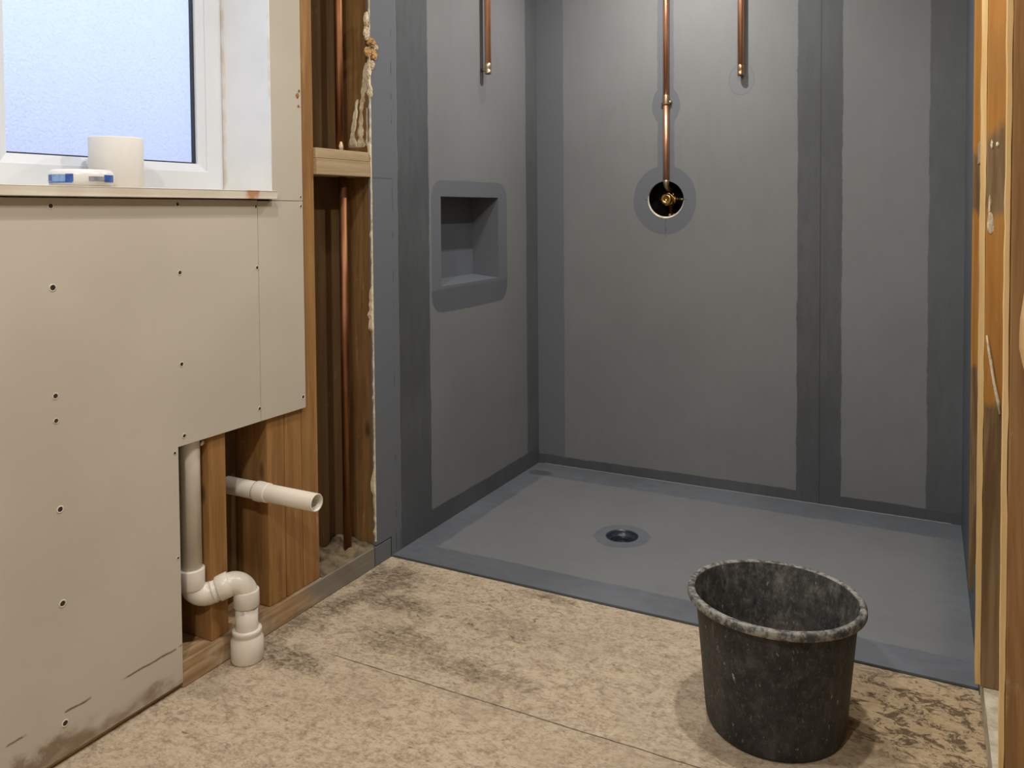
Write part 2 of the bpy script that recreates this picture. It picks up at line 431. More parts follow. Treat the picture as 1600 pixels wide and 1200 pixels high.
def glass_mat():
    M = Mat('frosted_glass', .75)
    M.color((244, 247, 255)); M.b.inputs['Transmission Weight'].default_value = 1.0; M.b.inputs['IOR'].default_value = 1.25
    M.bump(M.noise(130, detail=3)*.5+M.noise(45, detail=4, dist=1.5)*.5, .9, .008)
    return M.m
m_glass = glass_mat()
m_neigh = simple('neighbour_render', (212, 204, 236), .9, var=.1, scale=.8)
m_ground = simple('outside_paving', (150, 150, 152), .9, var=.1, scale=2)

# ------------------------------------------------------------------ room shell
ZC = 2.5; ZF = -.006
Wd = 1.783
def wx(y): return Wd+.015*(-y)          # the right-hand wall runs very slightly off square
bm = BM()
box(bm, (-.26, -5.0, -.10), (1.92, -1.157, ZF)); box(bm, (1.92, -5.0, -.10), (3.1, -2.36, ZF))
box(bm, (-.26, -1.157, -.10), (-.001, .14, ZF)); box(bm, (1.802, -1.157, -.10), (1.94, .14, ZF))
struct(obj('floor', bm, m_osb))
bm = BM(); box(bm, (-.4, -5.1, ZC), (3.2, .2, ZC+.1)); struct(obj('ceiling', bm, m_room))
bm = BM(); box(bm, (-.3, -5.1, -.1), (3.2, -5.0, ZC)); struct(obj('wall_front', bm, m_room))
bm = BM(); box(bm, (1.93, -2.36, -.1), (2.0, .14, ZC)); struct(obj('wall_right', bm, m_sheath))
bm = BM(); box(bm, (1.94, -2.42, -.1), (3.1, -2.36, ZC)); box(bm, (3.1, -5.0, -.1), (3.2, -2.36, ZC)); struct(obj('wall_right_alcove', bm, m_room))
# outer sheathing of the left wall, open where the window sits
WY0, WY1, WZ0, WZ1 = -3.08, -1.70, 1.236, 2.16
bm = BM()
for (y0, y1, z0, z1) in ((-5.0, WY0-.012, -.1, ZC), (WY1+.006, .0, -.1, ZC), (WY0-.012, WY1+.006, -.1, WZ0-.008), (WY0-.012, WY1+.006, WZ1+.012, ZC)):
    box(bm, (-.26, y0, z0), (-.137, y1, z1))
struct(obj('wall_left', bm, m_sheath))

# back wall: one board face with a round valve hole
HX, HZ, HR = .627, 1.245, .081
bm = BM()
hole_plate(bm, 0, Wd, -.02, ZC, HX, HZ, HR, lambda u, v, d: (u, d, v), .012)
wb = struct(obj('wall_back', bm, [m_back, m_gyp]))
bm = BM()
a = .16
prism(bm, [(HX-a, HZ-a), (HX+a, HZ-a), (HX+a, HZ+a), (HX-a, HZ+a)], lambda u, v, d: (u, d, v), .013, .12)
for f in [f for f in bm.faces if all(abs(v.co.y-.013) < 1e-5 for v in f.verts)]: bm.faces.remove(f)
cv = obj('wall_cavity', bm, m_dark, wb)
bm = BM(); box(bm, (-.26, .125, -.1), (1.94, .2, ZC)); struct(obj('wall_back_outer', bm, m_sheath))
# left shower wall with recessed niche
NY0, NY1, NZ0, NZ1, ND = -.826, -.378, .913, 1.257, -.130
GY = -1.245
ys = [GY, -1.158, NY0, NY1, 0]; zs = [-.02, .066, NZ0, NZ1, ZC]
bm = BM()
for i in range(4):
    for j in range(4):
        if (i == 2-0 and j == 2): continue
        if i == 0 and j == 0: continue
        quad(bm, (0, ys[i], zs[j]), (0, ys[i+1], zs[j]), (0, ys[i+1], zs[j+1]), (0, ys[i], zs[j+1]))
quad(bm, (0, GY, .066), (-.012, GY, .066), (-.012, GY, ZC), (0, GY, ZC))
for P4 in (((0, NY0, NZ0), (ND, NY0, NZ0), (ND, NY0, NZ1), (0, NY0, NZ1)), ((0, NY1, NZ0), (ND, NY1, NZ0), (ND, NY1, NZ1), (0, NY1, NZ1)),
           ((0, NY0, NZ1), (ND, NY0, NZ1), (ND, NY1, NZ1), (0, NY1, NZ1)),
           ((ND, NY0, NZ0), (ND, NY1, NZ0), (ND, NY1, NZ1), (ND, NY0, NZ1))):
    quad(bm, *P4)
# sloping ledge of the niche
quad(bm, (0, NY0, NZ0), (ND, NY0, NZ0+.012), (ND, NY1, NZ0+.012), (0, NY1, NZ0))
struct(obj('wall_left_shower', bm, [m_left, m_gyp], bevel=0))
# thin raised sealing tape lips at the niche mouth and in the corners
def strip_rag(bm, p0, p1, wdir, w0, w1, nrm, th, n=40, seed=1, amp=.25):
    rnd = random.Random(seed); p0, p1, wdir, nrm = map(Vector, (p0, p1, wdir, nrm)); prev = None
    for i in range(n+1):
        t = i/n; wd = (w0+(w1-w0)*t)*(1+rnd.uniform(-amp, amp)); p = p0.lerp(p1, t)
        cur = [bm.verts.new(p), bm.verts.new(p+wdir*wd), bm.verts.new(p+wdir*wd*.85+nrm*th), bm.verts.new(p+nrm*th)]
        if prev:
            for k in range(4): bm.faces.new((prev[k], prev[(k+1) % 4], cur[(k+1) % 4], cur[k]))
        prev = cur
# right wall return: grey board, then low upstand of the tray membrane
bm = BM(); y1 = -.60
prism(bm, [(wx(0), .0), (wx(y1), y1), (wx(y1)+.012, y1), (wx(0)+.012, 0)], lambda u, v, d: (u, v, d), 0, ZC)
struct(obj('wall_right_shower', bm, m_right))

bm = BM(); box(bm, (-.3, -5.1, -.2), (3.2, .2, -.105)); struct(obj('light_block_slab', bm, m_dark))  # added dark slab; blocks sky light leaking up past the tray edge
# ------------------------------------------------------------------ shower tray
DX, DY, DR = .665, -.652, .060
tr = None
bm = BM()
def trayz(u, v): return 0.0
outer = hole_plate(bm, .0005, 1.7825, -1.155, -.0005, DX, DY, DR, lambda u, v, d: (u, v, -d), .012, mi_edge=0)
for v in bm.verts:
    if v.co.x > 1.7 and v.co.z > -.001: v.co.x = min(wx(v.co.y)-.0005, v.co.x+.015*(-v.co.y))
for i in range(len(outer)):
    a_, b_ = outer[i], outer[(i+1) % len(outer)]
    bm.faces.new((a_, b_, bm.verts.new(b_.co-Vector((0, 0, .055))), bm.verts.new(a_.co-Vector((0, 0, .055)))))
tray = tag(obj('shower_tray', bm, m_tray, origin=(0, 0, 0)), 'grey waterproofed wet room shower tray set flush into the floor with a round drain', 'shower tray')
bm = BM()
lathe(bm, [(.0600, -.001), (.0600, .0008), (.0565, .0012), (.0545, -.004), (.053, -.014), (.046, -.017), (.044, -.030), (.043, -.045), (.040, -.046), (.038, -.060)], (DX, DY, 0), 56)
dr = obj('drain', bm, m_drain, tray)
bm = BM(); rg = lathe(bm, [(.050, -.0185), (.045, -.0150), (.044, -.0185)], (DX, DY, 0), 56); obj('drain_ring', bm, m_drain, dr)
bm = BM(); rg = lathe(bm, [(.043, -.048), (.02, -.052)], (DX, DY, 0), 40); cap(bm, rg[-1]); obj('drain_sump', bm, m_grit, dr)
# white sealant line where tray meets wall is broken: small beads
bm = BM()
n = 90
tube(bm, [(.03+1.72*i/n, -.0012, .0006+.0004*math.sin(i*1.7)) for i in range(n+1)], .0011, 6); obj('sealant_bead', bm, simple('sealant', (168, 166, 160), .6), tray)
bm = BM()
# membrane upstand along the right, past the wall board
prev = None
for i in range(25):
    y = -.61-(1.175-.61)*i/24; zt = .175-.10*min(1, i/20)+.008*math.sin(i*1.3)
    x = wx(y)+.003
    cur = [bm.verts.new((x-.0036, y, -.008)), bm.verts.new((x+.006, y, zt)), bm.verts.new((x+.009, y, zt)), bm.verts.new((x+.0075, y, -.008))]
    if prev:
        for k in range(4): bm.faces.new((prev[k], prev[(k+1) % 4], cur[(k+1) % 4], cur[k]))
    else: bm.faces.new(cur)
    prev = cur
bm.faces.new(prev); obj('membrane_upstand', bm, m_right, tray)
# thin lip at the front edge
bm = BM(); box(bm, (.004, -1.1565, -.004), (1.799, -1.1545, .0012)); obj('tray_edge', bm, m_right, tray)

# ------------------------------------------------------------------ timber frame, left wall
ST = -.1365; SF = -.0125
def stud(y0, y1, z0, z1, mat, label, x0=ST, x1=SF, group=None, name='wall_stud'):
    bm = BM(); box(bm, (x0, y0, z0), (x1, y1, z1))
    return tag(obj(name, bm, mat, origin=((x0+x1)/2, (y0+y1)/2, z0), bevel=.0025), label, 'stud', group)
PZ = .062
bm = BM(); n = 60
prism(bm, [(ST, -4.9), (-.0128, -4.9), (-.0128, -2.0285), (-.0008, -2.0285), (-.0008, -1.158), (ST, -1.158)], lambda u, v, d: (u, v, d), ZF, PZ); tag(obj('sole_plate', bm, m_plate, bevel=.003), 'long grey-smeared timber plate on the floor under the left wall studs', 'timber')
stud(-1.9265, -1.8690, PZ, 1.225, m_stud, 'short wooden stud in the cut-out, between the upright white waste pipe and the stub pipe')
stud(-1.7190, -1.6515, PZ, 1.225, m_stud, 'leftmost of three wooden studs butted together right of the white stub pipe')
stud(-1.6495, -1.5805, PZ, ZC, m_stud, 'middle of three wooden studs butted together right of the white stub pipe')
stud(-1.5785, -1.5090, PZ, ZC, m_stud, 'tall wooden stud along the edge of the beige plasterboard, left of the open bay')
s4 = stud(-1.2360, -1.1800, PZ, ZC, m_stud_dark, 'dark aged stud beside the grey shower wall, streaked with white plaster')
# plaster drips on that stud and ragged crumbs along the board edge
def blob(bm, pts, fn, th):
    c = (sum(p[0] for p in pts)/len(pts), sum(p[1] for p in pts)/len(pts))
    A = [bm.verts.new(fn(u, v, 0)) for u, v in pts]; B = [bm.verts.new(fn(c[0]+(u-c[0])*.72, c[1]+(v-c[1])*.9, th)) for u, v in pts]
    for i in range(len(pts)):
        j = (i+1) % len(pts); bm.faces.new((A[i], A[j], B[j], B[i]))
    bm.faces.new(B)
def smear_mat():
    M = Mat('dried_plaster', .9); n = M.noise(40, detail=6, rough=.7)
    M.color(M.mix((176, 152, 116), (222, 210, 184), n.step(.3, .62))); M.bump(n, .5, .003); return M.m
m_smear = smear_mat(); m_chunk = simple('torn_board_core', (206, 160, 100), .9, var=.2, scale=60)
fy = lambda u, v, d: (u, -1.2362-d, v)
def streak(bm, line, w, seed):
    r = random.Random(seed); L = []; Rr = []
    for k in range(len(line)-1):
        for q in range(6):
            t = q/6; x = line[k][0]+(line[k+1][0]-line[k][0])*t; z = line[k][1]+(line[k+1][1]-line[k][1])*t
            ww = (w[k]+(w[k+1]-w[k])*t)*r.uniform(.6, 1.35)
            L.append((x-ww/2, z)); Rr.append((x+ww/2, z))
    blob(bm, L+Rr[::-1], fy, .003)
bm = BM()
streak(bm, [(-.022, 1.70), (-.030, 1.62), (-.045, 1.55), (-.050, 1.46), (-.048, 1.41)], [.010, .024, .016, .022, .034], 1)
streak(bm, [(-.060, 1.58), (-.072, 1.52), (-.085, 1.46), (-.082, 1.41)], [.006, .018, .022, .034], 2)
streak(bm, [(-.020, 1.55), (-.018, 1.48), (-.022, 1.41)], [.006, .014, .012], 3)
streak(bm, [(-.020, 1.66), (-.016, 1.62)], [.006, .01], 5)
obj('plaster_drip', bm, m_smear, s4)
bm = BM(); r = random.Random(4); L = []; Rr = []
z = .30; n = 150
prev = None
for i in range(n+1):
    z = .08+(2.45-.08)*i/n
    big = max(0, math.sin(z*9)+math.sin(z*23+1)+r.uniform(-.9, .9)-.35)*.0036+r.random()*.0012
    x0 = .0015; cur = [bm.verts.new((x0, GY+.0015+r.random()*.001, z)), bm.verts.new((x0-.002, GY-big, z)), bm.verts.new((-.0035-big*1.6, GY-big*.8, z)), bm.verts.new((-.003, GY+.001, z))]
    if prev:
        for k in range(4): bm.faces.new((prev[k], prev[(k+1) % 4], cur[(k+1) % 4], cur[k]))
    prev = cur
obj('plaster_crumb_edge', bm, m_smear, s4)
bm = BM()
def chunk(bm, c, s, seed, sub=2):
    r = random.Random(seed); g = bmesh.ops.create_icosphere(bm, subdivisions=sub, radius=1)
    for v in g['verts']:
        k = 1+r.uniform(-.22, .22); v.co = Vector((c[0]+v.co.x*s[0]*k, c[1]+v.co.y*s[1]*k, c[2]+v.co.z*s[2]*k))
for q, (y, z, s) in enumerate(((-1.262, 1.838, (.008, .010, .022)), (-1.262, 1.792, (.008, .012, .022)), (-1.240, 1.765, (.012, .018, .014)), (-1.228, 1.725, (.010, .016, .018)), (-1.256, 1.73, (.01, .014, .016)), (-1.216, 1.752, (.008, .012, .010)), (-1.234, 1.692, (.008, .01, .014)), (-1.252, 1.665, (.008, .008, .02)), (-1.243, 1.60, (.006, .006, .02)))):
    bm = BM(); chunk(bm, (.001, y, z), s, q+11, 3); obj('broken_plaster', bm, m_chunk if q in (2, 3, 4) else m_smear, s4)
# noggin between the studs
ng = thing('wall_noggin', 'short pale horizontal timber bridging the open bay beside the grey shower wall', 'timber', (-.06, -1.377, 1.316))
bm = BM(); box(bm, (-.10, -1.5085, 1.316), (-.001, -1.2475, 1.366)); obj('lower_batten', bm, m_nog, ng, bevel=.002)
bm = BM(); box(bm, (-.10, -1.5085, 1.3665), (-.0035, -1.2475, 1.398)); obj('upper_batten', bm, m_nog, ng, bevel=.002)
# rubble at the foot of the open bay
from mathutils import noise as mn
bm = BM(); NX, NY = 26, 44; G = []
for i in range(NX+1):
    row = []
    for j in range(NY+1):
        x = -.1345+(.1345-.006)*i/NX; y = -1.506+.268*j/NY
        h = .013+.022*mn.noise((x*22, y*15, 3))+.010*mn.noise((x*60, y*50, 1))+.030*max(0, (-.06-x)/.07)*max(0, mn.noise((x*12, y*16, 8))+.35)
        e = min(1, (NX-i)/5, i/1.0+.3, j/2+.3, (NY-j)/2+.3)
        row.append(bm.verts.new((x, y, PZ+.0005+max(0, h)*e)))
    G.append(row)
for i in range(NX):
    for j in range(NY): bm.faces.new((G[i][j], G[i+1][j], G[i+1][j+1], G[i][j+1]))
be = [e_ for e_ in bm.edges if e_.is_boundary]; ex = bmesh.ops.extrude_edge_only(bm, edges=be)
for v_ in ex['geom']:
    if isinstance(v_, bmesh.types.BMVert): v_.co.z = PZ+.0002
o = tag(obj('plaster_rubble', bm, m_debris, origin=(-.06, -1.37, PZ), smooth=True), 'heap of crumbled plaster on the plate at the foot of the open bay', 'rubble'); struct(o, 'stuff')

# copper riser in the open bay
cp = thing('copper_riser', 'aged copper pipe rising through the open stud bay beside the grey wall', 'pipe', (-.058, -1.322, PZ))
bm = BM(); tube(bm, [(-.058, -1.322, PZ), (-.058, -1.322, 1.315)], .0135); obj('lower_pipe', bm, m_copper_old, cp)
bm = BM(); tube(bm, [(-.060, -1.330, 1.399), (-.060, -1.330, 1.68), (-.062, -1.326, ZC)], .0135); obj('upper_pipe', bm, m_copper_old, cp)
bm = BM(); tube(bm, [(-.02, -1.372, 1.3985), (-.02, -1.372, 1.412), (-.02, -1.372, 1.426)], [.006, .007, .003], 12); obj('solder_nub', bm, m_smear, cp)

# ------------------------------------------------------------------ plasterboard sheets
fx = lambda u, v, d: (d, u, v)
def sheet(pts, label, o_yz, name='plasterboard_sheet'):
    bm = BM(); prism(bm, pts, fx, -.0120, 0)
    for f in bm.faces: f.material_index = 0 if abs(f.normal.x) > .9 or f.calc_area() > .3 else 1
    bm.normal_update()
    for f in bm.faces: f.material_index = 0 if abs(f.normal.x) > .9 else 1
    return tag(obj(name, bm, [m_board, m_gyp], origin=(0, 0, 0), bevel=.0008, bseg=1), label, 'plasterboard')
sh1 = sheet([(-4.9, .014), (-2.029, .010), (-2.029, .612), (-1.752, .612), (-1.752, 1.2345), (-4.9, 1.2345)], 'large beige plasterboard sheet below the window, with an L-shaped cut-out', (-2.4, 0))
sh2 = sheet([(-1.7505, .612), (-1.572, .612), (-1.572, 1.2325), (-1.7505, 1.2325)], 'narrow beige plasterboard strip right of the large sheet, under the sill end', (-1.66, .6))
sh3 = sheet([(-1.6965, 1.2340), (-1.572, 1.2340), (-1.572, ZC), (-4.9, ZC), (-4.9, 1.2360), (-3.084, 1.236), (-3.084, 2.165), (-1.6965, 2.165)], 'beige plasterboard strip beside the right edge of the window opening', (-1.63, 1.24))
def screws(sheet_, pts):
    for (y, z, s) in pts:
        bm = BM()
        lathe(bm, [(.0085*s, .0001), (.0078*s, .0010), (.0058*s, .0009), (.0054*s, .0003)], (0, y, z), 20, 'x')
        o = obj('screw', bm, m_gyp, sheet_)
        bm = BM(); rg = lathe(bm, [(.0056*s, .0004), (.003*s, .0002)], (0, y, z), 16, 'x'); cap(bm, rg[-1]); obj('screw_head', bm, m_steel, o)
screws(sh1, [(-2.340, 1.217, .9), (-2.017, 1.222, .75), (-1.758, 1.217, .7), (-1.757, 1.046, .8), (-2.014, 1.050, .85), (-2.014, .819, .85), (-2.340, 1.041, 1.05), (-2.340, .806, .9), (-2.340, .752, .8), (-2.336, .557, 1), (-2.336, .349, 1.05), (-2.337, .083, 1), (-2.040, .600, .6), (-2.037, .333, .55), (-2.011, .636, .8), (-1.757, .649, .8)])
screws(sh2, [(-1.584, .646, .85), (-1.581, 1.218, .6)])
screws(sh3, [(-1.581, 1.245, .6)])
bm = BM()
for q, (y, z, s) in enumerate(((-1.588, 1.545, .007), (-1.584, 1.515, .004), (-1.581, 1.56, .004))): chunk(bm, (.0, y, z), (.003, s, s*1.2), q+70)
obj('torn_paper', bm, simple('torn_paper_brown', (150, 110, 66), .9), sh3)

# ------------------------------------------------------------------ window, reveal, sill
RX = -.185
bm = BM()
def ring(bm, y0, y1, z0, z1, t, x0, x1):   # rectangular frame, mitred corners
    O = [(y0, z0), (y1, z0), (y1, z1), (y0, z1)]; I = [(y0+t, z0+t), (y1-t, z0+t), (y1-t, z1-t), (y0+t, z1-t)]
    vs = {}
    for k, (P, nm) in enumerate(((O, 'o'), (I, 'i'))):
        for i, (y, z) in enumerate(P):
            for x in (x0, x1): vs[nm, i, x] = bm.verts.new((x, y, z))
    for i in range(4):
        j = (i+1) % 4
        bm.faces.new((vs['o', i, x1], vs['o', j, x1], vs['i', j, x1], vs['i', i, x1]))
        bm.faces.new((vs['o', i, x0], vs['o', j, x0], vs['i', j, x0], vs['i', i, x0]))
        bm.faces.new((vs['i', i, x0], vs['i', j, x0], vs['i', j, x1], vs['i', i, x1]))
        bm.faces.new((vs['o', i, x0], vs['o', j, x0], vs['o', j, x1], vs['o', i, x1]))
ring(bm, WY0, WY1, 1.2613, WZ1, .058, RX-.06, RX)
win = struct(obj('window_1', bm, m_pvc, bevel=.003))
bm = BM()
# sloped glazing bead
MY = -2.334
def bead(bm, y0, y1, z0, z1, t, xo, xi, xb):
    O = [(y0, z0), (y1, z0), (y1, z1), (y0, z1)]; I = [(y0+t, z0+t), (y1-t, z0+t), (y1-t, z1-t), (y0+t, z1-t)]
    for i in range(4):
        j = (i+1) % 4
        quad(bm, (xo, *O[i]), (xo, *O[j]), (xi, *I[j]), (xi, *I[i])); quad(bm, (xi, *I[i]), (xi, *I[j]), (xb, *I[j]), (xb, *I[i]))
bead(bm, MY, WY1-.057, 1.2615+.057, WZ1-.057, .022, RX-.006, RX-.016, RX-.04)
obj('glazing_bead', bm, m_pvc, win)
bm = BM(); bead(bm, WY0+.057, -2.41, 1.2615+.057, WZ1-.057, .022, RX-.006, RX-.016, RX-.04); obj('glazing_bead', bm, m_pvc, win)
bm = BM(); box(bm, (RX-.06, -2.41, 1.30), (RX-.0005, MY, WZ1-.04)); obj('mullion', bm, m_pvc, win, bevel=.003)
bm = BM(); ring(bm, MY+.022, WY1-.079, 1.2615+.0785, WZ1-.079, .0045, RX-.036, RX-.024); obj('gasket', bm, m_gasket, win)
bm = BM(); box(bm, (RX-.046, WY0+.07, 1.2615+.07), (RX-.040, WY1-.07, WZ1-.07)); obj('pane', bm, m_glass, win)
# reveal lining
bm = BM()
box(bm, (-.262, WY1, 1.2385), (.0018, WY1+.0030, WZ1)); box(bm, (-.262, WY0-.003, 1.2385), (.0, WY0, WZ1)); box(bm, (-.262, WY0-.003, WZ1), (.0, WY1+.003, WZ1+.003))
struct(obj('trim_1', bm, m_reveal))
bm = BM()
box(bm, (-.245, -3.0785, 1.2375), (.024, -1.7005, 1.2610)); box(bm, (.0005, -1.7005, 1.2375), (.024, -1.697, 1.2610))
struct(obj('trim_2', bm, m_sill, bevel=.002, bseg=1))
bm = BM(); chunk(bm, (.004, -1.690, 1.2545), (.004, .007, .003), 5); chunk(bm, (.003, -1.683, 1.249), (.003, .005, .002), 6); obj('filler_dab', bm, m_gyp, sh3)

# outside, seen blurred through the frosted pane
bm = BM(); box(bm, (-6.2, -3.5, -3), (-6.0, 5.0, 1.9)); struct(obj('wall_neighbour', bm, m_neigh))
bm = BM(); box(bm, (-14, -12, -3.2), (-.3, 10, -3.0)); struct(obj('ground', bm, m_ground))

# ------------------------------------------------------------------ things on the sill
SZ = 1.2612
pr_ = thing('paper_roll', 'white paper roll standing on end on the window sill', 'paper roll', (-.110, -2.102, SZ))
bm = BM()
lathe(bm, [(.022, 0), (.0595, 0), (.0610, .0015), (.0612, .122), (.0598, .1245), (.022, .1245)], (-.110, -2.102, SZ), 64, close=True)
obj('paper', bm, m_paper, pr_)
bm = BM(); lathe(bm, [(.0195, .001), (.0218, .001), (.0218, .1235), (.0195, .1235)], (-.110, -2.102, SZ), 40, close=True); obj('cardboard_core', bm, simple('cardboard', (170, 140, 100), .9), pr_)
tc = (-.046, -2.237, SZ)
tp = thing('tape_roll', 'flat white tape roll with blue printed wrapper lying on the window sill', 'tape', tc)
bm = BM(); lathe(bm, [(.030, .001), (.058, .0), (.064, .004), (.0665, .012), (.0665, .026), (.064, .034), (.058, .038), (.030, .037)], tc, 64, close=True); obj('wrapped_tape', bm, m_film, tp)
def patch(a0, a1, z0, z1, mat, r=.0672, n=14):
    bm = BM()
    for i in range(n):
        b0 = a0+(a1-a0)*i/n; b1 = a0+(a1-a0)*(i+1)/n
        quad(bm, *[(tc[0]+rr*math.cos(b), tc[1]+rr*math.sin(b), tc[2]+z) for b, z, rr in ((b0, z0, r), (b1, z0, r), (b1, z1, r), (b0, z1, r))])
    return obj('printed_label', bm, mat, tp)
D = math.radians
patch(D(-108), D(-93), .011, .026, m_blue); patch(D(-93), D(-62), .010, .026, m_lblue); patch(D(-62), D(-48), .010, .027, m_blue)
patch(D(-108), D(-50), .0075, .010, m_blue)
patch(D(-22), D(8), .012, .022, m_greyp); patch(D(8), D(38), .010, .026, m_blue)

# ------------------------------------------------------------------ waste pipes
wp = thing('waste_pipe', 'white plastic waste pipe with two bends dropping into a socket at the floor edge', 'pipe', (.042, -1.857, ZF))
A0 = (-.047, -1.958, .95); A1 = (-.047, -1.958, .178); A2 = (.042, -1.857, .222); A3 = (.042, -1.857, .0)
full = fillet([A0, A1, A2, A3], .040, 10)
v1, v2, v3 = Vector(A1), Vector(A2), Vector(A3); hd = (v2-v1).normalized()
bm = BM(); tube(bm, [A0, (A1[0], A1[1], .23)], .0268); obj('upright_pipe', bm, m_pipe, wp)
bm = BM(); tube(bm, fillet([(A1[0], A1[1], .262), A1, v1+hd*.072], .036, 12), .0298, 28)
e1 = obj('elbow', bm, m_pipe, wp)
bm = BM(); tube(bm, fillet([v1+hd*.066, A2, (A2[0], A2[1], .150)], .036, 12), .0298, 28)
e2 = obj('elbow', bm, m_pipe, wp)
def collar(p0, p1, r, par, name='collar'):
    bm = BM(); p0, p1 = Vector(p0), Vector(p1); d = (p1-p0)
    tube(bm, [p0, p0+d*.03, p0+d*.06, p0+d*.94, p0+d*.97, p1], [r-.004, r-.0008, r, r, r-.0008, r-.004], 32); return obj(name, bm, m_pipe, par)
collar((A1[0], A1[1], .214), (A1[0], A1[1], .268), .0335, e1)
collar(v1+hd*.052, v1+hd*.060, .0310, e1)
collar(v1+hd*.066, v1+hd*.100, .0335, e2)
collar((A2[0], A2[1], .186), (A2[0], A2[1], .140), .0335, e2)
bm = BM(); tube(bm, [(A2[0], A2[1], .150), (A2[0], A2[1], .03)], .0290, 28); obj('drop_pipe', bm, m_pipe, wp)
bm = BM()
lathe(bm, [(.0292, .080), (.0372, .080), (.0385, .077), (.0385, .070), (.0355, .065), (.0370, .060), (.0425, .052), (.0425, .0), (.0400, -.005)], (A2[0], A2[1], 0), 48)
obj('floor_socket', bm, m_pipe, wp)
bm = BM(); tube(bm, [(-.03, -1.935, .588), (-.028, -1.931, .594), (-.028, -1.929, .60)], [.003, .005, .003], 8); obj('solvent_drip', bm, m_pipe, wp)
# dark gap around the socket
st = thing('stub_waste_pipe', 'white stub of plastic waste pipe sticking out between the studs', 'pipe', (-.04, -1.76, .414))
bm = BM()
ax = (-1.76, .415)
def px_(prof, par, name, m_=m_pipe): bm = BM(); lathe(bm, prof, (0, ax[0], ax[1]), 36, 'x'); return obj(name, bm, m_, par)
px_([(.0245, -.13), (.0245, .205), (.0235, .207), (.0205, .206), (.0200, .11), (.0200, 0)], st, 'pipe')
px_([(.0246, -.012), (.0275, -.012), (.0280, -.008), (.0280, .006), (.0270, .010), (.0270, .030), (.0255, .034), (.0246, .034)], st, 'coupling')
bm = BM(); rg = lathe(bm, [(.0201, .02), (.001, .02)], (0, ax[0], ax[1]), 24, 'x'); obj('pipe_inside', bm, m_dark, st)

# ------------------------------------------------------------------ shower copper pipes and valve
def drop_pipe(x, y, zend, label, wall):
    t = thing('copper_pipe', label, 'pipe', (x, y, zend), 'capped copper pipes on the shower walls')
    bm = BM(); tube(bm, [(x, y, zend+.03), (x, y, ZC)], .0130, 28); obj('pipe', bm, m_copper, t)
    bm = BM(); lathe(bm, [(.0105, 0), (.0125, 0), (.0140, .003), (.0140, .012), (.0128, .014), (.0128, .022), (.0142, .025), (.0142, .040), (.0130, .043)], (x, y, zend), 32); f = obj('end_fitting', bm, m_solder, t)
    bm = BM(); rg = lathe(bm, [(.0106, .0), (.0100, .020), (.001, .020)], (x, y, zend), 24); obj('fitting_bore', bm, m_dark, f)
    # bent tail running back into the wall
    wx_ = Vector(wall); bm = BM(); tube(bm, [(x, y, zend+.018), tuple(Vector((x, y, zend+.018))+wx_)], .0070, 14); obj('wall_bracket', bm, m_solder, t)
    return t
drop_pipe(.0320, -.512, 1.764, 'short copper pipe hanging on the left grey wall above the niche', (-.0325, 0, 0))
drop_pipe(.9570, -.024, 1.754, 'short copper pipe hanging on the back wall, right of the valve pipe', (0, .0245, 0))
vp = thing('valve_pipe', 'long copper pipe running down the back wall into the round valve hole', 'pipe', (.634, -.0145, 1.28))
bm = BM(); tube(bm, [(.634, -.0150, 1.330), (.634, -.0150, 1.655)], .0130, 28); obj('lower_pipe', bm, m_copper, vp)
bm = BM(); tube(bm, [(.634, -.0150, 1.695), (.634, -.0150, ZC)], .0130, 28); obj('upper_pipe', bm, m_copper, vp)
bm = BM(); lathe(bm, [(.0131, 0), (.0152, 0), (.0158, .003), (.0158, .037), (.0152, .040), (.0131, .040)], (.634, -.0150, 1.655), 32); obj('coupling', bm, m_solder, vp)
bm = BM()
for s in (-1, 1):
    tube(bm, [(.634+s*.010, -.012, 1.668), (.634+s*.022, -.010, 1.668)], .006, 12); tube(bm, [(.634+s*.019, -.016, 1.668), (.634+s*.019, .0, 1.668)], .0045, 12)
obj('pipe_clip', bm, m_solder, vp)
bm = BM(); tube(bm, [(.634, -.0150, 1.338), (.634, -.0150, 1.320), (.634, -.010, 1.305), (.634, .012, 1.292), (.634, .05, 1.286)], [.0128, .0128, .0115, .0105, .0105], 20); obj('pipe_elbow', bm, m_solder, vp)
va = thing('shower_valve', 'brass shower valve body recessed in the round hole of the back wall', 'valve', (.627, .06, 1.245))
bm = BM(); lathe(bm, [(.001, -.008), (.011, -.008), (.011, -.024), (.020, -.024), (.024, -.020), (.025, .0), (.021, .004), (.021, .03), (.031, .034), (.031, .075), (.001, .078)], (.627, .026, 1.247), 36, 'y'); obj('valve_cartridge', bm, m_brass, va)
bm = BM()
pts = [(.030*math.cos(PI/3*k+.3), .030*math.sin(PI/3*k+.3)) for k in range(6)]
prism(bm, pts, lambda u, v, d: (.627+u, d, 1.247+v), .026, .040); obj('hex_nut', bm, m_brass, va, bevel=.001)
bm = BM(); tube(bm, [(.58, .055, 1.247), (.627, .055, 1.247)], .007, 14); tube(bm, [(.627, .055, 1.247), (.672, .052, 1.247)], .009, 14); tube(bm, [(.668, .052, 1.247), (.700, .052, 1.247)], .006, 14); obj('side_port', bm, m_brass, va)
bm = BM(); tube(bm, [(.655, .045, 1.230), (.655, .045, 1.262)], .008, 14); tube(bm, [(.650, .036, 1.262), (.650, .036, 1.274)], .005, 10); obj('isolator_screw', bm, m_brass, va)
bm = BM(); tube(bm, [(.636, .03, 1.178), (.636, .10, 1.182)], .0055, 12); tube(bm, [(.655, .02, 1.177), (.660, .06, 1.182)], .0035, 8); obj('bottom_outlet', bm, m_solder, va)
